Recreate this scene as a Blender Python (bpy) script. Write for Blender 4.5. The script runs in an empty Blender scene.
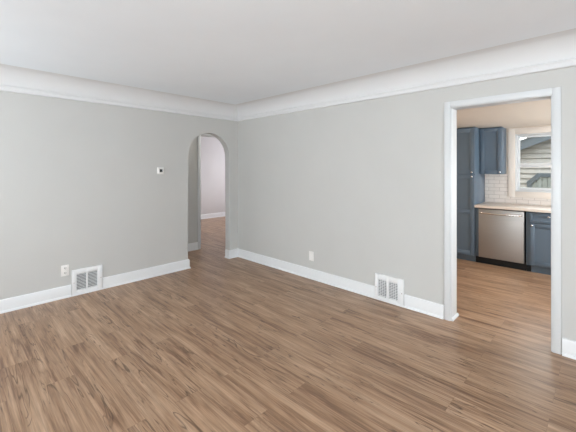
import bpy, bmesh, math, random
from mathutils import Vector

SC = bpy.context.scene
COL = SC.collection
PI = math.pi

# ------------------------------------------------------------------ camera
cam_d = bpy.data.cameras.new('camera')
cam = bpy.data.objects.new('camera', cam_d)
COL.objects.link(cam)
cam.location = (-3.309, -4.342, 1.44)
cam.rotation_euler = (PI / 2, 0, -math.radians(45.986))
cam_d.sensor_width = 36.0
cam_d.lens = 36.0 * 327.8 / 576.0
cam_d.shift_y = -(216 - 168.9) / 576.0
cam_d.clip_start = 0.02
SC.camera = cam

# ------------------------------------------------------------------ view
SC.view_settings.view_transform = 'Standard'
SC.view_settings.look = 'None'
SC.view_settings.gamma = 1.0
SC.view_settings.use_curve_mapping = False
SC.view_settings.exposure = 0.15
SC.cycles.use_denoising = True
SC.cycles.max_bounces = 12
SC.cycles.diffuse_bounces = 8
SC.cycles.glossy_bounces = 4
SC.cycles.caustics_reflective = False
SC.cycles.caustics_refractive = False
SC.cycles.sample_clamp_indirect = 6.0

# ------------------------------------------------------------------ world: overcast sky, brighter overhead
W = bpy.data.worlds.new('overcast_sky')
SC.world = W
W.use_nodes = True
wn, wl = W.node_tree.nodes, W.node_tree.links
wn.clear()
wo = wn.new('ShaderNodeOutputWorld')
wb = wn.new('ShaderNodeBackground')
wt = wn.new('ShaderNodeTexCoord')
ws = wn.new('ShaderNodeSeparateXYZ')
wr = wn.new('ShaderNodeValToRGB')
wr.color_ramp.elements[0].position = 0.0
wr.color_ramp.elements[0].color = (0.84, 0.86, 0.88, 1)
wr.color_ramp.elements[1].position = 0.9
wr.color_ramp.elements[1].color = (1.0, 1.0, 1.0, 1)
wl.new(wt.outputs['Generated'], ws.inputs[0])
wl.new(ws.outputs['Z'], wr.inputs[0])
wl.new(wr.outputs[0], wb.inputs[0])
wb.inputs[1].default_value = 7.0
wl.new(wb.outputs[0], wo.inputs[0])


def area(name, loc, rot, sx, sy, power, col, spread=PI):
    l = bpy.data.lights.new(name, 'AREA')
    l.shape = 'RECTANGLE'
    l.size, l.size_y = sx, sy
    l.energy = power
    l.color = col
    l.spread = spread
    o = bpy.data.objects.new(name, l)
    COL.objects.link(o)
    o.location = loc
    o.rotation_euler = rot
    return o


# daylight through the living room windows (behind the photographer), the kitchen's and the far room's window
UP = 0.0
DAY = (0.87, 0.94, 1.0)
area('daylight_side_window', (-4.93, -4.65, 1.35), (0, -PI / 2 - UP, 0), 1.3, 2.2, 58, DAY)
area('daylight_rear_window', (-3.5, -7.53, 1.35), (PI / 2 + UP, 0, 0), 2.2, 1.3, 68, DAY)
area('daylight_small_side_window', (-4.93, -1.15, 1.35), (0, -PI / 2 - UP, 0), 1.3, 1.2, 30, DAY)
area('daylight_kitchen_window', (1.5, -5.53, 1.35), (PI / 2, 0, 0), 1.3, 1.1, 55, DAY)
area('daylight_far_room_window', (3.43, 2.5, 1.4), (0, PI / 2, 0), 1.2, 1.4, 44, (0.97, 0.95, 1.0))


# ------------------------------------------------------------------ helpers
def setp(o, label=None, cat=None, group=None, kind=None):
    if label: o['label'] = label
    if cat: o['category'] = cat
    if group: o['group'] = group
    if kind: o['kind'] = kind
    return o


def thing(name, loc, label, cat, group=None):
    o = bpy.data.objects.new(name, None)
    o.empty_display_size = 0.1
    COL.objects.link(o)
    o.location = loc
    return setp(o, label, cat, group)


def wloc(o):
    v = Vector((0, 0, 0))
    while o:
        v += Vector(o.location)
        o = o.parent
    return v


def obj(name, bm, mat, parent=None, smooth=35):
    """links a bmesh built in world coordinates as one object"""
    base = wloc(parent) if parent else Vector((0, 0, 0))
    if base.length > 0:
        bmesh.ops.translate(bm, verts=bm.verts, vec=-base)
    bmesh.ops.recalc_face_normals(bm, faces=bm.faces)
    me = bpy.data.meshes.new(name)
    bm.to_mesh(me)
    bm.free()
    mats = mat if isinstance(mat, (list, tuple)) else [mat]
    for m in mats: me.materials.append(m)
    if smooth:
        for p in me.polygons: p.use_smooth = True
        me.set_sharp_from_angle(angle=math.radians(smooth))
    o = bpy.data.objects.new(name, me)
    COL.objects.link(o)
    if parent: o.parent = parent
    return o


def struct(name, bm, mat, parent=None, smooth=35):
    o = obj(name, bm, mat, parent, smooth)
    if not parent: o['kind'] = 'structure'
    return o


def box(bm, x0, x1, y0, y1, z0, z1, bev=0.0, seg=2, mi=0):
    vs = [bm.verts.new(p) for p in ((x0, y0, z0), (x1, y0, z0), (x1, y1, z0), (x0, y1, z0),
                                    (x0, y0, z1), (x1, y0, z1), (x1, y1, z1), (x0, y1, z1))]
    fs = [bm.faces.new([vs[i] for i in q]) for q in
          ((3, 2, 1, 0), (4, 5, 6, 7), (0, 1, 5, 4), (1, 2, 6, 5), (2, 3, 7, 6), (3, 0, 4, 7))]
    for f in fs: f.material_index = mi
    if bev > 0:
        es = list({e for f in fs for e in f.edges})
        r = bmesh.ops.bevel(bm, geom=es, offset=bev, segments=seg, profile=0.5, affect='EDGES')
        for f in r['faces']: f.material_index = mi
    return fs


def B(*a, **k):
    bm = bmesh.new()
    box(bm, *a, **k)
    return bm


def extrude_outline(bm, pts, vec):
    """pts: 3D outline (planar), extruded by vec into a solid"""
    a = [bm.verts.new(p) for p in pts]
    b = [bm.verts.new(Vector(p) + Vector(vec)) for p in pts]
    f0 = bm.faces.new(a)
    f1 = bm.faces.new(b[::-1])
    n = len(pts)
    side = [bm.faces.new((a[(i + 1) % n], a[i], b[i], b[(i + 1) % n])) for i in range(n)]
    return a, b, f0, f1, side


def tube(bm, pts, r, seg=10, cap=True):
    """round tube along a polyline"""
    pts = [Vector(p) for p in pts]
    rings = []
    up = Vector((0, 0, 1))
    for i, p in enumerate(pts):
        t = (pts[min(i + 1, len(pts) - 1)] - pts[max(i - 1, 0)]).normalized()
        u = t.cross(up)
        if u.length < 1e-3: u = t.cross(Vector((1, 0, 0)))
        u.normalize()
        v = t.cross(u).normalized()
        rr = r[i] if isinstance(r, (list, tuple)) else r
        rings.append([bm.verts.new(p + u * math.cos(2 * PI * k / seg) * rr + v * math.sin(2 * PI * k / seg) * rr)
                      for k in range(seg)])
    for a, b in zip(rings, rings[1:]):
        for k in range(seg):
            bm.faces.new((a[k], a[(k + 1) % seg], b[(k + 1) % seg], b[k]))
    if cap:
        bm.faces.new(rings[0][::-1])
        bm.faces.new(rings[-1])


def rings_loop(bm, x0, x1, y0, y1, prof, close_prof=False):
    """rectangular rings: prof is a list of (inset, z) swept with mitred corners"""
    R = []
    for d, z in prof:
        R.append([bm.verts.new(p) for p in ((x0 + d, y0 + d, z), (x1 - d, y0 + d, z), (x1 - d, y1 - d, z), (x0 + d, y1 - d, z))])
    pr = list(zip(R, R[1:])) + ([(R[-1], R[0])] if close_prof else [])
    for a, b in pr:
        for k in range(4):
            bm.faces.new((a[k], a[(k + 1) % 4], b[(k + 1) % 4], b[k]))
    return R


def sweep(bm, path, prof, closed=False):
    """sweep a profile (out, z) along a horizontal path of (x, y); 'out' is to the left of travel; mitred"""
    P = [Vector((p[0], p[1])) for p in path]
    n = len(P)
    rows = []
    for i in range(n):
        a = (P[i] - P[i - 1]).normalized() if i > 0 else None
        b = (P[i + 1] - P[i]).normalized() if i < n - 1 else None
        if a is None: a = b
        if b is None: b = a
        na, nb = Vector((-a.y, a.x)), Vector((-b.y, b.x))
        m = (na + nb)
        m = m / (m.dot(na)) if m.length > 1e-6 else na
        rows.append([bm.verts.new((P[i].x + m.x * o, P[i].y + m.y * o, z)) for o, z in prof])
    k = len(prof)
    for r0, r1 in zip(rows, rows[1:]):
        for j in range(k):
            bm.faces.new((r0[j], r0[(j + 1) % k], r1[(j + 1) % k], r1[j]))
    bm.faces.new(rows[0])
    bm.faces.new(rows[-1][::-1])


# ------------------------------------------------------------------ materials
def new_mat(name):
    m = bpy.data.materials.new(name)
    m.use_nodes = True
    nt = m.node_tree
    for n in list(nt.nodes): nt.nodes.remove(n)
    out = nt.nodes.new('ShaderNodeOutputMaterial')
    b = nt.nodes.new('ShaderNodeBsdfPrincipled')
    nt.links.new(b.outputs[0], out.inputs[0])
    return m, nt, b


def noise(nt, vec, scale, detail=2, rough=0.5, dist=0.0):
    n = nt.nodes.new('ShaderNodeTexNoise')
    n.inputs['Scale'].default_value = scale
    n.inputs['Detail'].default_value = detail
    n.inputs['Roughness'].default_value = rough
    n.inputs['Distortion'].default_value = dist
    if vec is not None: nt.links.new(vec, n.inputs['Vector'])
    return n.outputs['Fac']


def mathn(nt, op, a, b=None, clamp=False):
    n = nt.nodes.new('ShaderNodeMath')
    n.operation = op
    n.use_clamp = clamp
    for i, v in enumerate((a, b)):
        if v is None: continue
        if isinstance(v, (int, float)): n.inputs[i].default_value = v
        else: nt.links.new(v, n.inputs[i])
    return n.outputs[0]


def ramp(nt, fac, stops):
    n = nt.nodes.new('ShaderNodeValToRGB')
    e = n.color_ramp.elements
    while len(e) < len(stops): e.new(0.5)
    for i, (p, c) in enumerate(stops):
        e[i].position = p
        e[i].color = (c, c, c, 1) if isinstance(c, (int, float)) else (*c, 1)
    nt.links.new(fac, n.inputs[0])
    return n.outputs[0]


def mixc(nt, fac, a, b, mode='MIX'):
    n = nt.nodes.new('ShaderNodeMix')
    n.data_type = 'RGBA'
    n.blend_type = mode
    for i, v in ((0, fac), (6, a), (7, b)):
        if isinstance(v, (int, float)): n.inputs[i].default_value = v
        elif isinstance(v, tuple): n.inputs[i].default_value = (*v, 1)
        else: nt.links.new(v, n.inputs[i])
    return n.outputs[2]


def bump(nt, b, h, strength, dist=0.002):
    n = nt.nodes.new('ShaderNodeBump')
    n.inputs['Strength'].default_value = strength
    n.inputs['Distance'].default_value = dist
    nt.links.new(h, n.inputs['Height'])
    nt.links.new(n.outputs[0], b.inputs['Normal'])


def objco(nt, scale=(1, 1, 1)):
    t = nt.nodes.new('ShaderNodeTexCoord')
    m = nt.nodes.new('ShaderNodeMapping')
    m.inputs['Scale'].default_value = scale
    nt.links.new(t.outputs['Object'], m.inputs[0])
    return m.outputs[0]


def paint(name, col, rough=0.6, var=0.03, bscale=160, bstr=0.08, spec=0.5, metal=0.0, stretch=(1, 1, 1)):
    m, nt, b = new_mat(name)
    co = objco(nt, stretch)
    n = noise(nt, co, 2.3, 3, 0.6)
    lo = tuple(c * (1 - var) for c in col)
    hi = tuple(min(1, c * (1 + var)) for c in col)
    nt.links.new(ramp(nt, n, [(0.3, lo), (0.7, hi)]), b.inputs['Base Color'])
    b.inputs['Roughness'].default_value = rough
    b.inputs['Specular IOR Level'].default_value = spec
    b.inputs['Metallic'].default_value = metal
    bump(nt, b, noise(nt, co, bscale, 3, 0.6), bstr, 0.0015)
    return m


M_wall = paint('greige_wall_paint', (0.55, 0.55, 0.535), 0.62, 0.012, 120, 0.12, 0.3)
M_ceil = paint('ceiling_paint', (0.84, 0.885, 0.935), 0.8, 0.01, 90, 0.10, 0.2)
M_cove_dimmed = paint('dimmed_cove_paint', (0.715, 0.722, 0.73), 0.7, 0.01, 90, 0.06, 0.2)  # ceiling paint darkened for cove and moulding, offsets the stronger light there
M_trim = paint('white_trim_paint', (0.66, 0.68, 0.695), 0.35, 0.01, 60, 0.03, 0.4)
M_base = paint('white_baseboard_paint', (0.77, 0.785, 0.80), 0.35, 0.01, 60, 0.03, 0.4)
M_casing = paint('cream_casing_paint', (0.76, 0.70, 0.64), 0.4, 0.01, 60, 0.03, 0.4)
M_kwall = paint('beige_kitchen_paint', (0.74, 0.67, 0.59), 0.6, 0.015, 120, 0.1, 0.3)
M_kceil = paint('beige_kitchen_ceiling_paint', (0.74, 0.67, 0.59), 0.6, 0.015, 120, 0.1, 0.3)
M_farwall = paint('pale_far_room_paint', (0.60, 0.585, 0.59), 0.7, 0.015, 120, 0.1, 0.3)
M_vent = paint('white_enamel_metal', (0.80, 0.81, 0.82), 0.35, 0.01, 60, 0.02, 0.5)
M_ventdark = paint('grey_duct_metal', (0.22, 0.24, 0.25), 0.5, 0.08, 60, 0.05, 0.5, 0.4)
M_plastic = paint('white_plastic', (0.82, 0.81, 0.79), 0.35, 0.01, 60, 0.01, 0.5)
M_dark = paint('dark_screen', (0.03, 0.03, 0.03), 0.25, 0.05, 60, 0.0, 0.5)
M_slot = paint('dark_slot', (0.09, 0.085, 0.08), 0.6, 0.05, 60, 0.0, 0.3)
M_cab = paint('slate_blue_cabinet_paint', (0.10, 0.142, 0.19), 0.36, 0.03, 60, 0.03, 0.5)
M_black = paint('black_toe_kick', (0.008, 0.008, 0.009), 0.5, 0.1, 60, 0.02, 0.3)
M_shadowgap = paint('black_shadow_gap', (0.012, 0.012, 0.013), 0.7, 0.1, 60, 0.02, 0.2)  # near-black colour stands in for shade in the gaps around the dishwasher
M_counter = paint('pale_laminate_counter', (0.70, 0.64, 0.585), 0.35, 0.05, 200, 0.02, 0.5)
M_chrome = paint('chrome', (0.82, 0.82, 0.82), 0.18, 0.01, 60, 0.0, 0.5, 1.0)
M_siding = paint('grey_beige_siding_paint', (0.185, 0.180, 0.172), 0.65, 0.05, 60, 0.08, 0.3)
M_fascia = paint('slate_fascia_paint', (0.036, 0.046, 0.056), 0.5, 0.05, 60, 0.05, 0.3)
M_shingle = paint('dark_shingle', (0.07, 0.075, 0.08), 0.85, 0.2, 40, 0.4, 0.2)
M_bark = paint('dark_bark', (0.07, 0.06, 0.05), 0.9, 0.2, 40, 0.5, 0.2)
M_board = paint('grey_green_board_paint', (0.105, 0.115, 0.11), 0.6, 0.08, 60, 0.08, 0.3)


def mat_steel():
    m, nt, b = new_mat('brushed_stainless_steel')
    co = objco(nt, (1, 1.5, 220))
    n = noise(nt, co, 3, 3, 0.6)
    nt.links.new(ramp(nt, n, [(0.2, (0.34, 0.33, 0.32)), (0.8, (0.42, 0.405, 0.39))]), b.inputs['Base Color'])
    b.inputs['Metallic'].default_value = 0.85
    b.inputs['Roughness'].default_value = 0.42
    bump(nt, b, n, 0.08, 0.0005)
    return m


M_steel = mat_steel()


def mat_tile():
    m, nt, b = new_mat('subway_tile')
    t = nt.nodes.new('ShaderNodeTexCoord')
    s = nt.nodes.new('ShaderNodeSeparateXYZ')
    c = nt.nodes.new('ShaderNodeCombineXYZ')
    nt.links.new(t.outputs['Object'], s.inputs[0])
    nt.links.new(s.outputs['Y'], c.inputs[0])
    nt.links.new(s.outputs['Z'], c.inputs[1])
    br = nt.nodes.new('ShaderNodeTexBrick')
    nt.links.new(c.outputs[0], br.inputs['Vector'])
    br.inputs['Color1'].default_value = (0.69, 0.64, 0.60, 1)
    br.inputs['Color2'].default_value = (0.73, 0.68, 0.64, 1)
    br.inputs['Mortar'].default_value = (0.44, 0.40, 0.37, 1)
    br.inputs['Scale'].default_value = 1
    br.inputs['Mortar Size'].default_value = 0.0025
    br.inputs['Brick Width'].default_value = 0.152
    br.inputs['Row Height'].default_value = 0.06
    nt.links.new(br.outputs['Color'], b.inputs['Base Color'])
    b.inputs['Roughness'].default_value = 0.2
    inv = mathn(nt, 'SUBTRACT', 1.0, br.outputs['Fac'])
    bump(nt, b, inv, 0.5, 0.002)
    return m


M_tile = mat_tile()


def mat_floor():
    m, nt, b = new_mat('oak_plank_floor')
    t = nt.nodes.new('ShaderNodeTexCoord')
    s = nt.nodes.new('ShaderNodeSeparateXYZ')
    nt.links.new(t.outputs['Object'], s.inputs[0])
    c = nt.nodes.new('ShaderNodeCombineXYZ')
    nt.links.new(s.outputs['Y'], c.inputs[0])
    nt.links.new(s.outputs['X'], c.inputs[1])
    br = nt.nodes.new('ShaderNodeTexBrick')
    nt.links.new(c.outputs[0], br.inputs['Vector'])
    br.offset = 0.37
    br.inputs['Color1'].default_value = (0, 0, 0, 1)
    br.inputs['Color2'].default_value = (1, 1, 1, 1)
    br.inputs['Mortar'].default_value = (0.5, 0.5, 0.5, 1)
    br.inputs['Scale'].default_value = 1
    br.inputs['Mortar Size'].default_value = 0.0008
    br.inputs['Mortar Smooth'].default_value = 0.3
    br.inputs['Brick Width'].default_value = 1.22
    br.inputs['Row Height'].default_value = 0.18
    rnd = nt.nodes.new('ShaderNodeSeparateColor')
    nt.links.new(br.outputs['Color'], rnd.inputs[0])
    r = rnd.outputs[0]

    def co(sx, sy, off):
        """grain coordinates: x across, y along the plank, shifted per plank"""
        cc = nt.nodes.new('ShaderNodeCombineXYZ')
        nt.links.new(mathn(nt, 'MULTIPLY', s.outputs['X'], sx), cc.inputs[0])
        nt.links.new(mathn(nt, 'MULTIPLY', s.outputs['Y'], sy), cc.inputs[1])
        nt.links.new(mathn(nt, 'MULTIPLY', r, off), cc.inputs[2])
        return cc.outputs[0]

    broad = noise(nt, co(8, 0.7, 37), 1.0, 3, 0.55, 0.6)
    mid = noise(nt, co(24, 1.2, 53), 1.0, 4, 0.6, 0.8)
    fine = noise(nt, co(130, 4, 71), 1.0, 3, 0.6, 0.2)
    crack = noise(nt, co(24, 1.2, 91), 1.0, 5, 0.62, 1.2)
    crackm = noise(nt, co(6, 1.6, 19), 1.0, 2, 0.5, 0.3)
    cath = noise(nt, co(5.5, 0.9, 13), 1.0, 1, 0.4, 0.5)

    tone = mathn(nt, 'ADD', mathn(nt, 'MULTIPLY', broad, 0.30), mathn(nt, 'MULTIPLY', mid, 0.70))
    col = ramp(nt, tone, [(0.34, (0.160, 0.083, 0.046)), (0.43, (0.290, 0.169, 0.098)),
                          (0.53, (0.395, 0.248, 0.152)), (0.65, (0.480, 0.322, 0.212))])
    # plank to plank tone
    col = mixc(nt, 1.0, col, ramp(nt, r, [(0.0, 0.97), (1.0, 1.03)]), 'MULTIPLY')
    # fine grain
    col = mixc(nt, 1.0, col, ramp(nt, fine, [(0.3, 0.74), (0.7, 1.15)]), 'MULTIPLY')
    # cathedral rings: contours of a stretched noise
    ring = mathn(nt, 'FRACT', mathn(nt, 'MULTIPLY', cath, 22.0))
    ringm = ramp(nt, ring, [(0.0, 0.0), (0.42, 0.0), (0.5, 1.0), (0.58, 0.0), (1.0, 0.0)])
    ringmask = ramp(nt, noise(nt, co(3, 0.8, 5), 1.0, 2, 0.5), [(0.52, 0.0), (0.66, 1.0)])
    col = mixc(nt, mathn(nt, 'MULTIPLY', mathn(nt, 'MULTIPLY', ringm, ringmask), 0.32), col, (0.17, 0.10, 0.06))
    # darker streaks and splits
    st = ramp(nt, crack, [(0.50, 0.0), (0.64, 1.0)])
    stm = ramp(nt, crackm, [(0.44, 0.0), (0.60, 1.0)])
    col = mixc(nt, mathn(nt, 'MULTIPLY', mathn(nt, 'MULTIPLY', st, stm), 0.72), col, (0.125, 0.058, 0.032))
    sp = ramp(nt, crack, [(0.655, 0.0), (0.69, 1.0)])
    col = mixc(nt, mathn(nt, 'MULTIPLY', mathn(nt, 'MULTIPLY', sp, stm), 0.55), col, (0.035, 0.02, 0.014))
    # long wavy thin splits: contours of a stretched noise, broken up by a mask
    wv = noise(nt, co(10, 0.8, 47), 1.0, 3, 0.6, 0.4)
    dd = mathn(nt, 'ABSOLUTE', mathn(nt, 'SUBTRACT', wv, 0.5))
    d2 = mathn(nt, 'ABSOLUTE', mathn(nt, 'SUBTRACT', wv, 0.40))
    d3 = mathn(nt, 'ABSOLUTE', mathn(nt, 'SUBTRACT', wv, 0.58))
    dd = mathn(nt, 'MINIMUM', mathn(nt, 'MINIMUM', dd, d2), d3)
    ln = ramp(nt, dd, [(0.0, 1.0), (0.012, 0.0)])
    lm = ramp(nt, noise(nt, co(8, 1.3, 29), 1.0, 3, 0.6), [(0.48, 0.0), (0.56, 1.0)])
    col = mixc(nt, mathn(nt, 'MULTIPLY', mathn(nt, 'MULTIPLY', ln, lm), 0.8), col, (0.07, 0.036, 0.02))
    # small pores
    po = ramp(nt, noise(nt, co(90, 22, 11), 1.0, 2, 0.6), [(0.62, 0.0), (0.70, 1.0)])
    col = mixc(nt, mathn(nt, 'MULTIPLY', mathn(nt, 'MULTIPLY', po, ringmask), 0.45), col, (0.12, 0.065, 0.036))
    # joints
    col = mixc(nt, mathn(nt, 'MULTIPLY', br.outputs['Fac'], 0.45), col, (0.10, 0.065, 0.042))
    nt.links.new(col, b.inputs['Base Color'])
    rr = ramp(nt, mid, [(0.3, 0.31), (0.7, 0.40)])
    nt.links.new(rr, b.inputs['Roughness'])
    b.inputs['Specular IOR Level'].default_value = 0.5
    h = mathn(nt, 'SUBTRACT', mathn(nt, 'MULTIPLY', fine, 0.5), mathn(nt, 'MULTIPLY', br.outputs['Fac'], 1.0))
    bump(nt, b, h, 0.12, 0.0008)
    return m


M_floor = mat_floor()


def mat_glass():
    m, nt, b = new_mat('window_glass')
    out = [n for n in nt.nodes if n.type == 'OUTPUT_MATERIAL'][0]
    tr = nt.nodes.new('ShaderNodeBsdfTransparent')
    tr.inputs[0].default_value = (0.96, 0.98, 0.97, 1)
    gl = nt.nodes.new('ShaderNodeBsdfGlossy')
    gl.inputs['Roughness'].default_value = 0.01
    fr = nt.nodes.new('ShaderNodeFresnel')
    fr.inputs[0].default_value = 1.45
    mx = nt.nodes.new('ShaderNodeMixShader')
    nt.links.new(fr.outputs[0], mx.inputs[0])
    nt.links.new(tr.outputs[0], mx.inputs[1])
    nt.links.new(gl.outputs[0], mx.inputs[2])
    nt.links.new(mx.outputs[0], out.inputs[0])
    nt.nodes.remove(b)
    return m


M_glass = mat_glass()


def mat_grass():
    m, nt, b = new_mat('lawn')
    n = noise(nt, objco(nt), 6, 5, 0.7)
    nt.links.new(ramp(nt, n, [(0.3, (0.05, 0.08, 0.03)), (0.7, (0.12, 0.16, 0.06))]), b.inputs['Base Color'])
    b.inputs['Roughness'].default_value = 0.9
    return m


M_grass = mat_grass()

# ================================================================== SETTING
# living room: x -5.0..0, y -6.4..0; wall planes x=0 (right) and y=0 (left)
X0, X1, Y0, Y1 = -5.0, 0.0, -7.6, 0.0
WT = 0.12   # arch wall thickness
RT = 0.14   # doorway wall thickness
ZP, ZC = 2.278, 2.44

struct('floor', B(-5.12, 3.6, -7.72, 4.1, -0.1, 0.0), M_floor, smooth=0)

# --- left wall (y = 0) with the arched opening
AX0, AX1 = -0.895, -0.170
AR = (AX1 - AX0) / 2
AZ = 1.99
spring = AZ - AR
bm = bmesh.new()
pts = [(X0 - .12, 0, 0), (AX0, 0, 0), (AX0, 0, spring)]
NA = 28
for i in range(1, NA):
    a = PI - PI * i / NA
    pts.append(((AX0 + AX1) / 2 + AR * math.cos(a), 0, spring + AR * math.sin(a)))
pts += [(AX1, 0, spring), (AX1, 0, 0), (0, 0, 0), (0, 0, 2.6), (X0 - .12, 0, 2.6)]
a, b_, f0, f1, side = extrude_outline(bm, pts, (0, WT, 0))
es = []
arch_v = a[1:NA + 4]
arch_w = b_[1:NA + 4]
for L in (arch_v, arch_w):
    for u, v in zip(L, L[1:]):
        es.append(bm.edges.get((u, v)))
bmesh.ops.bevel(bm, geom=[e for e in es if e], offset=0.014, segments=4, profile=0.5, affect='EDGES')
struct('wall_left', bm, M_wall)

# --- right wall (x = 0) with the kitchen doorway
DY0, DY1, DZ = -4.045, -3.292, 2.025
bm = bmesh.new()
pts = [(0, 0.12, 0), (0, DY1, 0), (0, DY1, DZ), (0, DY0, DZ), (0, DY0, 0), (0, Y0 - .12, 0), (0, Y0 - .12, 2.6), (0, 0.12, 2.6)]
extrude_outline(bm, pts, (RT, 0, 0))
struct('wall_right', bm, [M_wall], smooth=0)


# --- unseen walls behind the photographer, each with a window
def wall_with_hole(bm, axis, c, t, a0, a1, z0, z1, h0, h1, hz0, hz1):
    """wall slab on plane axis=c..c+t spanning a0..a1 with a rectangular opening"""
    for (p0, p1, q0, q1) in ((a0, h0, z0, z1), (h1, a1, z0, z1), (h0, h1, z0, hz0), (h0, h1, hz1, z1)):
        if axis == 'x': box(bm, c, c + t, p0, p1, q0, q1)
        else: box(bm, p0, p1, c, c + t, q0, q1)


bm = bmesh.new()
wall_with_hole(bm, 'x', X0 - .12, .12, Y0 - .12, -2.4, 0, 2.6, -5.80, -3.50, .68, 2.02)
wall_with_hole(bm, 'x', X0 - .12, .12, -2.4, 0, 0, 2.6, -1.80, -.50, .68, 2.02)
struct('wall_side', bm, M_wall, smooth=0)
bm = bmesh.new()
wall_with_hole(bm, 'y', Y0 - .12, .12, X0, 0, 0, 2.6, -4.65, -2.35, .68, 2.02)
struct('wall_rear', bm, M_wall, smooth=0)


def window_unit(name, axis, c, t, a0, a1, z0, z1, inward, casing=0.08, rail=None, glass=True, sashw=.04, casing_mat=None):
    """double hung window in an opening; c is the wall's room face, inward = +1/-1 direction to the room along axis"""
    def bx(bm, n0, n1, p0, p1, q0, q1, bev=.003):
        lo, hi = sorted((c + n0 * inward, c + n1 * inward))
        if axis == 'x': box(bm, lo, hi, p0, p1, q0, q1, bev)
        else: box(bm, p0, p1, lo, hi, q0, q1, bev)
    bm = bmesh.new()
    k = casing
    bx(bm, .001, .018, a0 - k, a0, z0 - k, z1 + k)
    bx(bm, .001, .018, a1, a1 + k, z0 - k, z1 + k)
    bx(bm, .001, .018, a0, a1, z1, z1 + k)
    bx(bm, .001, .018, a0, a1, z0 - k, z0)
    root = struct(name, bm, casing_mat or M_trim)
    bm = bmesh.new()
    j = .02
    bx(bm, -t, 0.0, a0 + .0005, a0 + j, z0 + .0005, z1 - .0005)
    bx(bm, -t, 0.0, a1 - j, a1 - .0005, z0 + .0005, z1 - .0005)
    bx(bm, -t, 0.0, a0 + j, a1 - j, z1 - j, z1 - .0005)
    bx(bm, -t, 0.0, a0 + j, a1 - j, z0 + .0005, z0 + j)
    obj('window_frame', bm, M_trim, root)
    rail = rail or (z0 + z1) / 2
    for zz0, zz1, d in ((rail - .032, z1 - j, -t + .03), (z0 + j, rail + .032, -t + .055)):
        bm = bmesh.new()
        s_ = sashw
        bx(bm, d - .012, d + .012, a0 + j, a0 + j + s_, zz0, zz1)
        bx(bm, d - .012, d + .012, a1 - j - s_, a1 - j, zz0, zz1)
        up_ = zz1 > rail + .1
        st_, sb_ = (s_, .064) if up_ else (.064, s_ + .01)
        bx(bm, d - .012, d + .012, a0 + j + s_, a1 - j - s_, zz1 - st_, zz1)
        bx(bm, d - .012, d + .012, a0 + j + s_, a1 - j - s_, zz0, zz0 + sb_)
        sash = obj('window_sash', bm, M_trim, root)
        if glass:
            bm = bmesh.new()
            bx(bm, d - .002, d + .002, a0 + j + s_ - .004, a1 - j - s_ + .004, zz0 + sb_ - .004, zz1 - st_ + .004, 0)
            obj('glass_pane', bm, M_glass, sash, smooth=0)
    return root


window_unit('window_1', 'x', X0, .12, -5.80, -3.50, .68, 2.02, 1)
window_unit('window_6', 'x', X0, .12, -1.80, -.50, .68, 2.02, 1)
window_unit('window_2', 'y', Y0, .12, -4.65, -2.35, .68, 2.02, 1)

# --- living room ceiling with a cove
bm = bmesh.new()
prof = []
for i in range(15):
    a = (PI / 2) * i / 14
    prof.append((0.21 * (1 - math.cos(a)), ZP - 0.004 + (ZC - ZP + 0.004) * math.sin(a)))
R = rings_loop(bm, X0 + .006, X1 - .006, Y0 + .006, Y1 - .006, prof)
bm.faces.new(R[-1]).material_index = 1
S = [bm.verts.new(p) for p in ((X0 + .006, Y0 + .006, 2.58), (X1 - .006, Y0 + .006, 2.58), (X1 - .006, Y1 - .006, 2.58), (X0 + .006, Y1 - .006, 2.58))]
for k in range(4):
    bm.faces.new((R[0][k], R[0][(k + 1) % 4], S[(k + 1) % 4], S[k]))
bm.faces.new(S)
struct('ceiling', bm, [M_cove_dimmed, M_ceil], smooth=25)

# picture moulding under the cove
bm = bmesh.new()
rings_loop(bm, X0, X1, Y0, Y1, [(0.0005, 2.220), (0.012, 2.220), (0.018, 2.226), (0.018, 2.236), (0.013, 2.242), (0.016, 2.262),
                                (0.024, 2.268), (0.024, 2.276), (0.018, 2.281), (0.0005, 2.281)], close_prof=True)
struct('trim_1', bm, M_cove_dimmed, smooth=50)

# --- roof above the other rooms
struct('ceiling_kitchen', B(RT, 3.02, -5.6, -0.55, 2.092, 2.2), M_kceil, smooth=0)
struct('ceiling_hall', B(-1.6, 1.25, WT, 0.9, 2.30, 2.42), M_ceil, smooth=0)
struct('ceiling_far_room', B(-1.6, 3.6, .9, 4.09, 2.42, 2.5), M_ceil, smooth=0)

# --- baseboards: (out, z) profile
BB = [(0.0006, 0.0), (0.025, 0.0), (0.025, 0.010), (0.021, 0.018), (0.014, 0.021), (0.014, 0.120), (0.011, 0.128), (0.005, 0.132), (0.0006, 0.132)]


def baseboard(name, paths, prof=BB, mat=None):
    bm = bmesh.new()
    for p in paths: sweep(bm, p, prof)
    return struct(name, bm, mat or M_base, smooth=30)


# 'out' is left of travel. left wall faces -y: travel +x -> left is +y, so travel -x.
VL0, VL1 = -2.348, -2.024
VR0, VR1 = -2.842, -2.478
baseboard('baseboard_left', [
    [(AX0, 0.06), (AX0, 0), (VL1, 0)],
    [(VL0, 0), (X0 + .001, 0)],
])
# right wall faces -x: left of travel +y is -x
baseboard('baseboard_right', [
    [(0, DY1 + 0.060), (0, VR0)],
    [(0, VR1 - .0245), (0, 0), (AX1, 0), (AX1, 0.10)],
    [(0, Y0 + .001), (0, DY0 - 0.060)],
])
baseboard('baseboard_side', [[(X0, -0.02), (X0, Y0), (-.02, Y0)]])

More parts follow.
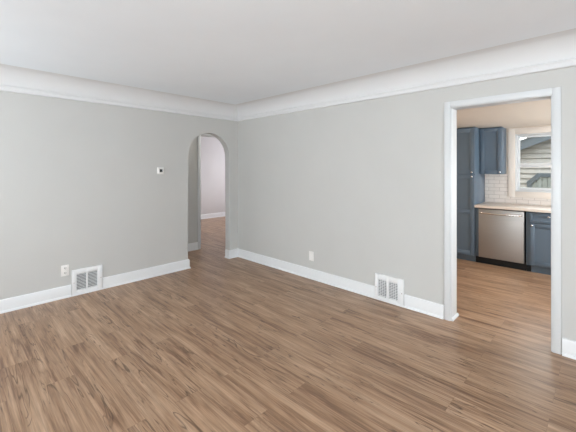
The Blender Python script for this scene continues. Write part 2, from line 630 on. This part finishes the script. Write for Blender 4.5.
# --- doorway casing, jamb lining and head
bm = bmesh.new()
cw = .060
for (y0, y1, z0, z1) in ((DY1, DY1 + cw - .006, 0, DZ + .052), (DY0 - cw + .006, DY0, 0, DZ + .052), (DY0, DY1, DZ, DZ + .052)):
    box(bm, -.017, -.0006, y0, y1, z0, z1, .003)
tr2 = struct('trim_2', bm, M_trim)
bm = bmesh.new()
jt = .008
box(bm, -.008, RT + .008, DY1 - jt, DY1 - .0005, 0, DZ - jt, .002)
box(bm, -.008, RT + .008, DY0 + .0005, DY0 + jt, 0, DZ - jt, .002)
box(bm, -.008, RT + .008, DY0 + .0005, DY1 - .0005, DZ - jt, DZ - .0005, .002)
obj('door_jamb', bm, M_trim, tr2)
bm = bmesh.new()
for (y0, y1, z0, z1) in ((DY1, DY1 + cw, 0, DZ + .055), (DY0 - cw, DY0, 0, DZ + .055), (DY0, DY1, DZ, DZ + .055)):
    box(bm, RT + .0006, RT + .016, y0, y1, z0, z1, .003)
obj('kitchen_casing', bm, M_trim, tr2)
# quarter-round shoe wrapped on the jamb foot
bm = bmesh.new()
q = [(0.0, 0.0)] + [(.013 * math.cos(a * PI / 12), .026 * math.sin(a * PI / 12)) for a in range(0, 7)]
sweep(bm, [(-.002, DY1 - jt), (RT + .03, DY1 - jt)][::-1], q)
obj('shoe_moulding', bm, M_trim, tr2)

# --- hallway behind the arch: opposite wall with an opening to the far room
HX0, HX1, HZ = -0.158, 0.75, 2.055
bm = bmesh.new()
pts = [(-1.6, .9, 0), (HX0, .9, 0), (HX0, .9, HZ), (HX1, .9, HZ), (HX1, .9, 0), (3.6, .9, 0), (3.6, .9, 2.45), (-1.6, .9, 2.45)]
extrude_outline(bm, pts, (0, .12, 0))
struct('wall_hall', bm, M_wall, smooth=0)
struct('wall_hall_left', B(-1.72, -1.6, WT, 4.09, 0, 2.45), M_wall, smooth=0)
struct('wall_hall_right', B(1.25, 1.37, WT, .9, 0, 2.45), M_wall, smooth=0)
struct('wall_hall_back', B(RT, 1.37, 0.0, WT, 0, 2.45), M_wall, smooth=0)
baseboard('baseboard_hall', [[(HX0 - .0555, .9), (-1.59, .9)], [(1.24, .9), (HX1 + .0555, .9)]])
bm = bmesh.new()
box(bm, HX0 + .0006, HX0 + .012, .9, 1.03, 0.0, HZ - .0006, .002)
box(bm, HX1 - .012, HX1 - .0006, .9, 1.03, 0.0, HZ - .0006, .002)
box(bm, HX0 + .012, HX1 - .012, .9, 1.03, HZ - .012, HZ - .0006, .002)
box(bm, HX0 - .055, HX0 + .0006, .884, .8994, 0, HZ + .055, .002)
box(bm, HX1 - .0006, HX1 + .055, .884, .8994, 0, HZ + .055, .002)
box(bm, HX0 + .0006, HX1 - .0006, .884, .8994, HZ, HZ + .055, .002)
struct('trim_3', bm, M_trim)

# --- far room
struct('wall_far', B(-1.6, 3.6, 3.97, 4.09, 0, 2.45), M_farwall, smooth=0)
bm = bmesh.new()
wall_with_hole(bm, 'x', 3.5, .1, 1.02, 3.97, 0, 2.45, 1.75, 3.25, .75, 2.0)
struct('wall_far_right', bm, M_farwall, smooth=0)
window_unit('window_4', 'x', 3.5, .1, 1.75, 3.25, .75, 2.0, -1)
baseboard('baseboard_far', [[(3.49, 3.97), (-1.59, 3.97)][::1]])

# --- kitchen shell (walls x=2.9 with the window, y=-5.6 end, y=-0.55 end)
KX = 2.9
KWY0, KWY1, KWZ0, KWZ1 = -4.10, -3.325, 1.085, 1.985
bm = bmesh.new()
wall_with_hole(bm, 'x', KX, .12, -5.6, -.55, -.1, 2.2, KWY0, KWY1, KWZ0, KWZ1)
struct('wall_kitchen', bm, M_kwall, smooth=0)
bm = bmesh.new()
wall_with_hole(bm, 'y', -5.72, .12, RT, 3.02, 0, 2.2, .85, 2.15, .8, 1.9)
struct('wall_kitchen_end', bm, M_kwall, smooth=0)
window_unit('window_5', 'y', -5.6, .12, .85, 2.15, .8, 1.9, 1)
struct('wall_kitchen_left', B(RT, 3.02, -.55, -.43, 0, 2.2), M_kwall, smooth=0)
# kitchen face of the doorway wall, painted beige
bm = bmesh.new()
extrude_outline(bm, [(RT + .0002, -.56, 0), (RT + .0002, DY1 + .001, 0), (RT + .0002, DY1 + .001, DZ + .001), (RT + .0002, DY0 - .001, DZ + .001),
                     (RT + .0002, DY0 - .001, 0), (RT + .0002, -5.59, 0), (RT + .0002, -5.59, 2.09), (RT + .0002, -.56, 2.09)], (.0004, 0, 0))
struct('wall_kitchen_near', bm, M_kwall, smooth=0)
w3 = window_unit('window_3', 'x', KX, .12, KWY0, KWY1, KWZ0, KWZ1, -1, casing=.09, rail=1.50, sashw=.034, casing_mat=M_casing)

# tile on the wall between counter, window casing and cabinets
bm = bmesh.new()
box(bm, KX - .008, KX - .0005, -5.0, -2.91, .892, KWZ0 - .0905)
box(bm, KX - .008, KX - .0005, KWY1 + .0905, -2.91, KWZ0 - .0905, 1.357)
box(bm, KX - .008, KX - .0005, -5.0, KWY0 - .0905, KWZ0 - .0905, 1.357)
struct('trim_4', bm, M_tile, smooth=0)


# ================================================================== KITCHEN UNITS
def shaker(bm, xf, y0, y1, z0, z1, rail=.06, thick=.02, rec=.012, mids=(), face='x'):
    """framed door/drawer front whose face looks to -x at x = xf"""
    box(bm, xf, xf + thick, y0, y0 + rail, z0, z1, .0015)
    box(bm, xf, xf + thick, y1 - rail, y1, z0, z1, .0015)
    zs = [z0] + list(mids) + [z1]
    box(bm, xf, xf + thick, y0 + rail, y1 - rail, z0, z0 + rail, .0015)
    box(bm, xf, xf + thick, y0 + rail, y1 - rail, z1 - rail, z1, .0015)
    for m_ in mids:
        box(bm, xf, xf + thick, y0 + rail, y1 - rail, m_ - rail / 2, m_ + rail / 2, .0015)
    box(bm, xf + rec, xf + thick - .002, y0 + rail - .002, y1 - rail + .002, z0 + rail - .002, z1 - rail + .002)


def knob(x, y, z, parent, r=.014):
    bm = bmesh.new()
    prof = [(0, .0045), (.008, .0045), (.012, .007), (.016, r * .9), (.021, r), (.026, r * .85), (.029, r * .45), (.030, .0005)]
    tube(bm, [(x - d, y, z) for d, _ in prof], [q_ for _, q_ in prof], seg=16)
    return obj('knob', bm, M_chrome, parent, smooth=60)


XF = 2.30      # face of the base doors
PY0, PY1 = -2.905, -2.30
pan = thing('pantry_cabinet', (2.6, -2.60, 0), 'tall slate blue pantry cabinet standing left of the stainless dishwasher, reaching the kitchen ceiling', 'cabinet')
obj('carcass', B(XF + .021, KX - .002, PY0, PY1, .095, 2.085, .0015), M_cab, pan)
obj('toe_kick', B(XF + .07, KX - .004, PY0 + .002, PY1 - .002, 0.0, .0945), M_cab, pan)
bm = bmesh.new()
shaker(bm, XF, PY0 + .004, PY1 - .004, 1.362, 2.075, .062)
d = obj('upper_door', bm, M_cab, pan)
knob(XF, PY0 + .035, 1.388, d)
bm = bmesh.new()
shaker(bm, XF, PY0 + .004, PY1 - .004, .105, 1.346, .062, mids=(.775,))
d = obj('lower_door', bm, M_cab, pan)
knob(XF, PY0 + .035, 1.320, d)


wc = thing('wall_cabinet', (2.73, -3.06, 1.358), 'slate blue wall cabinet with one door, hung between the tall pantry and the window', 'cabinet')
UX = 2.57
obj('carcass', B(UX + .021, KX - .002, -3.208, -2.912, 1.358, 2.085, .0015), M_cab, wc)
bm = bmesh.new()
shaker(bm, UX, -3.206, -2.914, 1.360, 2.080, .055)
d = obj('cabinet_door', bm, M_cab, wc)
knob(UX, -3.182, 1.390, d)

# filler panel + dishwasher
dw = thing('dishwasher', (2.6, -3.245, 0), 'stainless steel dishwasher with a bowed bar handle under the pale counter', 'dishwasher')
obj('body', B(XF + .045, 2.86, -3.53, -2.955, .10, .845), M_shadowgap, dw)
bm = bmesh.new()
box(bm, XF - .012, XF + .043, -3.528, -2.962, .108, .838, .006, 3)
door = obj('door', bm, M_steel, dw)
bm = bmesh.new()
hp = []
for i in range(17):
    t_ = i / 16
    hp.append((XF - .034 - .030 * math.sin(PI * t_), -2.985 - (3.508 - 2.985) * t_, .780 - .004 * math.sin(PI * t_)))
hp = [(XF - .010, -2.985, .780)] + hp + [(XF - .010, -3.508, .780)]
tube(bm, hp, .0125, 12)
obj('handle', bm, M_chrome, door, smooth=60)
obj('toe_kick', B(XF + .06, XF + .075, -3.545, -2.908, 0.0, .0995), M_black, dw)

fil = setp(obj('filler_panel', B(XF + .03, XF + .05, -2.953, -2.9065, .1005, .848, .001), M_cab),
           'narrow dark vertical filler strip between the tall pantry and the dishwasher', 'panel')


def base_cabinet(name, y0, y1, label, group, knob_side):
    t = thing(name, (2.6, (y0 + y1) / 2, 0), label, 'cabinet', group)
    obj('carcass', B(XF + .021, KX - .002, y0, y1, .095, .848, .0015), M_cab, t)
    obj('toe_kick', B(XF + .062, KX - .01, y0 + .001, (y1 if knob_side == 'x' else min(y1, -3.603)) - .001, 0.0, .0945), M_cab, t)
    if y1 > -3.6: obj('toe_kick_end', B(XF + .060, XF + .075, -3.600, -3.549, 0.0, .0945), M_black, t)
    bm = bmesh.new()
    shaker(bm, XF, y0 + .02, y1 - .045, .700, .825, .030)
    dr = obj('drawer', bm, M_cab, t)
    knob(XF, (y0 + .02 + y1 - .045) / 2, .790, dr)
    bm = bmesh.new()
    shaker(bm, XF, y0 + .02, y1 - .045, .108, .685, .055)
    dd = obj('door', bm, M_cab, t)
    knob(XF, y1 - .045 - .025, .660, dd)
    return t


base_cabinet('base_cabinet', -4.03, -3.548, 'slate blue base cabinet with a drawer over a door, right beside the dishwasher', None, 'l')
base_cabinet('base_cabinet', -4.52, -4.034, 'slate blue base cabinet further right past the one beside the dishwasher', None, 'l')

bm = bmesh.new()
box(bm, XF - .028, KX - .009, -4.55, -2.908, .849, .891, .006, 3)
setp(obj('countertop', bm, M_counter), 'pale laminate countertop running over the dishwasher and base cabinets', 'countertop')

# ceiling lamp of the kitchen, off to the left of the doorway's view
lamp = thing('ceiling_lamp', (1.45, -1.75, 2.0915), 'round flush ceiling lamp in the kitchen, warm light', 'lamp')
bm = bmesh.new()
tube(bm, [(1.45, -1.75, 2.0915), (1.45, -1.75, 2.066)], .17, 32)
obj('lamp_base', bm, M_plastic, lamp, smooth=50)
mE, ntE, bE = new_mat('lit_lamp_shade')
bE.inputs['Base Color'].default_value = (0.9, 0.85, 0.78, 1)
bE.inputs['Emission Color'].default_value = (1.0, 0.83, 0.63, 1)
bE.inputs['Emission Strength'].default_value = 36.0
bm = bmesh.new()
tube(bm, [(1.45, -1.75, 2.0655 - .09 * math.sin(PI / 2 * k / 8)) for k in range(9)], [max(.004, .155 * math.cos(PI / 2 * k / 8)) for k in range(9)], 32)
obj('lamp_shade', bm, mE, lamp, smooth=60)


hall_fill_lamp = thing('ceiling_lamp', (.45, .50, 2.2995), 'unseen round ceiling lamp added to brighten the hallway behind the arch', 'lamp')  # unseen lamp added to lift the hall wall behind the arch
bm = bmesh.new()
tube(bm, [(.45, .5, 2.2995), (.45, .5, 2.275)], .13, 32)
obj('lamp_base', bm, M_plastic, hall_fill_lamp, smooth=50)
mH, ntH, bH = new_mat('added_hall_lamp_shade')
bH.inputs['Base Color'].default_value = (0.9, 0.9, 0.88, 1)
bH.inputs['Emission Color'].default_value = (1.0, 0.95, 0.86, 1)
bH.inputs['Emission Strength'].default_value = 34.0
bm = bmesh.new()
tube(bm, [(.45, .5, 2.2745 - .07 * math.sin(PI / 2 * k / 8)) for k in range(9)], [max(.004, .12 * math.cos(PI / 2 * k / 8)) for k in range(9)], 32)
obj('lamp_shade', bm, mH, hall_fill_lamp, smooth=60)

# ================================================================== THINGS ON THE WALLS
def duct_vent(axis, c, a0, a1, b0, b1, holes, hz0, hz1, top, bars, label):
    """white wall register standing on the floor; axis 'y' = on the left wall facing -y, 'x' = on the right wall facing -x"""
    def bx(bm, n0, n1, p0, p1, q0, q1, bev=0.0):
        if axis == 'x': box(bm, c - n1, c - n0, p0, p1, q0, q1, bev)
        else: box(bm, p0, p1, c - n1, c - n0, q0, q1, bev)
    loc = (c, (a0 + a1) / 2, 0) if axis == 'x' else ((a0 + a1) / 2, c, 0)
    t = thing('air_vent', loc, label, 'vent')
    bm = bmesh.new()
    T = .022
    xs = [a0] + [v for h in holes for v in h] + [a1]
    for i in range(0, len(xs), 2):
        bx(bm, .0008, T, xs[i], xs[i + 1], .0005, top, .003)
    for h in holes:
        bx(bm, .0008, T, h[0] - .002, h[1] + .002, .012, hz0, .003)
        bx(bm, .0008, T, h[0] - .002, h[1] + .002, hz1, top, .003)
    obj('frame', bm, M_vent, t)
    obj('base_lip', (lambda m_: (bx(m_, .0257, T + .010, b0, b1, 0.0005, .018, .003), m_)[1])(bmesh.new()), M_vent, t)
    bm = bmesh.new()
    for h in holes: bx(bm, .001, .004, h[0] - .001, h[1] + .001, hz0 - .001, hz1 + .001)
    obj('damper', bm, M_ventdark, t)
    for h in holes:
        bm = bmesh.new()
        n = 11
        for i in range(n):
            z = hz0 + (hz1 - hz0) * (i + .5) / n
            bx(bm, .008, .0165, h[0] - .001, h[1] + .001, z - .0026, z + .0026)
        for j in range(1, bars + 1):
            p_ = h[0] + (h[1] - h[0]) * j / (bars + 1)
            bx(bm, .0135, .018, p_ - .0016, p_ + .0016, hz0 - .001, hz1 + .001)
        obj('louvres', bm, M_vent, t, smooth=0)
    # lever + screws
    sc_ = [(a0 + .018, (hz0 + hz1) / 2), (a1 - .018, (hz0 + hz1) / 2)]
    for (p_, z) in sc_:
        q0 = (c - T - .0022, p_, z) if axis == 'x' else (p_, c - T - .0022, z)
        q1 = (c - T + .001, p_, z) if axis == 'x' else (p_, c - T + .001, z)
        bm = bmesh.new()
        tube(bm, [q1, q0], .0045, 12)
        obj('screw', bm, M_chrome, t)
    return t


duct_vent('y', 0.0, VL0 + .006, VL1 - .006, VL0, VL1, [(-2.297, -2.200), (-2.183, -2.085)], .055, .240, .292, 0,
          'white metal air vent standing on the floor beside the outlet, left of the arch')
duct_vent('x', 0.0, VR0 + .006, VR1 - .026, VR0, VR1, [(-2.770, -2.672), (-2.642, -2.546)], .045, .228, .284, 3,
          'white metal air vent on the floor between the kitchen doorway and the room corner')


def outlet(axis, c, pc, zc, w, h, label, slots=True):
    loc = (c, pc, zc) if axis == 'x' else (pc, c, zc)
    t = thing('wall_outlet', loc, label, 'outlet')

    def bx(bm, n0, n1, p0, p1, q0, q1, bev=0.0):
        if axis == 'x': box(bm, c - n1, c - n0, pc + p0, pc + p1, zc + q0, zc + q1, bev)
        else: box(bm, pc + p0, pc + p1, c - n1, c - n0, zc + q0, zc + q1, bev)
    bm = bmesh.new()
    bx(bm, .0006, .006, -w / 2, w / 2, -h / 2, h / 2, .0025)
    obj('cover_plate', bm, M_plastic, t)
    for s_ in (-1, 1):
        bm = bmesh.new()
        bx(bm, .0055, .008, -.017, .017, s_ * .027 - .014, s_ * .027 + .014, .003)
        rc = obj('receptacle', bm, M_plastic, t)
        bm = bmesh.new()
        bx(bm, .0078, .0084, -.0095, -.0050, s_ * .027 - .004, s_ * .027 + .009)
        bx(bm, .0078, .0084, .0050, .0095, s_ * .027 - .004, s_ * .027 + .009)
        bx(bm, .0078, .0084, -.003, .003, s_ * .027 - .011, s_ * .027 - .005)
        if slots: obj('slots', bm, M_slot, rc, smooth=0)
        else: obj('slots', bm, M_plastic, rc, smooth=0)
    return t


outlet('y', 0.0, -2.405, .304, .076, .122, 'white duplex wall outlet on the left wall, close beside the air vent')
outlet('x', 0.0, -1.575, .297, .080, .122, 'white wall outlet low on the right wall, nearer the room corner', slots=False)

th = thing('thermostat', (-1.312, 0, 1.415), 'small square white thermostat with a dark screen, left of the arch', 'thermostat')
bm = bmesh.new()
box(bm, -1.358, -1.266, -.007, -.0006, 1.369, 1.461, .0025)
obj('wall_plate', bm, M_plastic, th)
bm = bmesh.new()
box(bm, -1.348, -1.276, -.024, -.0068, 1.379, 1.451, .006, 3)
bd = obj('body', bm, M_plastic, th)
bm = bmesh.new()
box(bm, -1.331, -1.292, -.0250, -.0238, 1.397, 1.436, .0003)
obj('screen', bm, M_dark, bd)

# ================================================================== OUTSIDE THE KITCHEN WINDOW
struct('ground', B(3.03, 30, -22, 15, -.6, -.5), M_grass, smooth=0)

NX = 6.0
nh = thing('neighbour_house', (NX + 2.5, -4.8, -.5), 'neighbouring house with grey clapboard siding and dark gable eaves, outside the kitchen window', 'house')


def roof_z(y):  # underside of the rake at the gable wall
    return 1.84 + (-2.895 - y) * .405 if y > -4.8 else 1.84 + (4.8 - 2.895) * .405 - (-4.8 - y) * .405


# clapboards: each one a sloped strip, clipped by the rake
bm = bmesh.new()
lap = .115
z = -.5
YL, YR = -1.2, -8.4
while z < 2.95:
    z1 = z + lap
    yl = min(YL, -2.895 + (1.98 - .08 - z) / .405) if z1 > 1.2 else YL
    yr = -9.6 - yl if z1 > 1.2 else YR
    yl = min(yl, YL); yr = max(yr, YR)
    if yl - yr > .2:
        a_ = [bm.verts.new(p) for p in ((NX - .045, yr, z), (NX - .045, yl, z), (NX, yl, z1 + .005), (NX, yr, z1 + .005),
                                        (NX + .03, yr, z), (NX + .03, yl, z), (NX + .03, yl, z1 + .005), (NX + .03, yr, z1 + .005))]
        for f_ in ((0, 1, 2, 3), (7, 6, 5, 4), (0, 4, 5, 1), (3, 2, 6, 7), (1, 5, 6, 2), (0, 3, 7, 4)):
            bm.faces.new([a_[i] for i in f_])
    z = z1
obj('clapboard_wall', bm, M_siding, nh, smooth=0)
bm = bmesh.new()
box(bm, NX + .031, NX + 6, YR, YL, -.5, 1.25)
obj('house_body', bm, M_siding, nh, smooth=0)


def slab(bm, x0, x1, ya, za, yb, zb, t):
    extrude_outline(bm, [(x0, ya, za), (x0, yb, zb), (x0, yb, zb + t), (x0, ya, za + t)], (x1 - x0, 0, 0))


yE, yP = -.7, -4.8
zE, zPk = roof_z(yE), roof_z(-4.8 + 1e-6)
bm = bmesh.new()
slab(bm, NX - .30, NX - .26, yE, zE, yP, zPk, .19)
slab(bm, NX - .30, NX - .26, yP, zPk, -9.6 - yE, zE, .19)
obj('rake_board', bm, M_fascia, nh, smooth=0)
bm = bmesh.new()
slab(bm, NX - .259, NX - .001, yE, zE + .04, yP, zPk + .04, .02)
slab(bm, NX - .259, NX - .001, yP, zPk + .04, -9.6 - yE, zE + .04, .02)
obj('soffit', bm, M_fascia, nh, smooth=0)
bm = bmesh.new()
slab(bm, NX - .33, NX + 6.3, yE + .05, zE + .17, yP, zPk + .191, .03)
slab(bm, NX - .33, NX + 6.3, yP, zPk + .191, -9.6 - yE - .05, zE + .17, .03)
obj('roof', bm, M_shingle, nh, smooth=0)

# chamfered dark opening trim with a boarded panel
OY0, OY1, OZT = -4.85, -3.055, 1.345
ch = .20
tw = .085


def octo(y0, y1, zt, c_, zb=-.5):
    return [(y0, zb), (y0, zt - c_), (y0 + c_, zt), (y1 - c_, zt), (y1, zt - c_), (y1, zb)]


bm = bmesh.new()
o1 = octo(OY0, OY1, OZT, ch)
o2 = octo(OY0 + tw, OY1 - tw, OZT - tw, ch - tw * .42)
va = [bm.verts.new((NX - .075, y, z_)) for y, z_ in o1]
vb = [bm.verts.new((NX - .075, y, z_)) for y, z_ in o2]
vc = [bm.verts.new((NX - .002, y, z_)) for y, z_ in o1]
vd = [bm.verts.new((NX - .002, y, z_)) for y, z_ in o2]
for i in range(5):
    bm.faces.new((va[i], va[i + 1], vb[i + 1], vb[i]))
    bm.faces.new((vc[i], vc[i + 1], vd[i + 1], vd[i]))
    bm.faces.new((va[i], va[i + 1], vc[i + 1], vc[i]))
    bm.faces.new((vb[i], vb[i + 1], vd[i + 1], vd[i]))
for i in (0, 5):
    bm.faces.new((va[i], vb[i], vd[i], vc[i]))
obj('opening_trim', bm, M_fascia, nh, smooth=0)
bm = bmesh.new()
n = 17
w_ = (OY1 - OY0 - 2 * tw) / n
for i in range(n):
    y0 = OY0 + tw + i * w_
    yc = y0 + w_ / 2
    e = min(yc - (OY0 + tw), (OY1 - tw) - yc)
    zt = OZT - tw - max(0, (ch - tw * .42) - e)
    box(bm, NX - .045, NX - .018, y0 + .003, y0 + w_ - .003, -.5, zt, .003)
obj('boarded_panel', bm, M_board, nh, smooth=0)

# bare tree behind the house
random.seed(4)
bm = bmesh.new()


def branch(p, d, L, r, depth):
    d = d.normalized()
    q = p + d * L
    tube(bm, [p, p + d * L * .5 + Vector((random.uniform(-.04, .04), random.uniform(-.04, .04), 0)) * L, q], [r, r * .8, r * .62], 6)
    if depth == 0: return
    for _ in range(3 if depth > 1 else 4):
        nd = d + Vector((random.uniform(-.7, .7), random.uniform(-.7, .7), random.uniform(-.1, .5)))
        branch(q, nd, L * random.uniform(.6, .8), r * .58, depth - 1)


branch(Vector((14.2, -.3, -.5)), Vector((0, 0, 1)), 1.6, .14, 5)
setp(obj('bare_tree', bm, M_bark, smooth=60), 'bare dark tree behind the neighbouring house roof', 'tree')
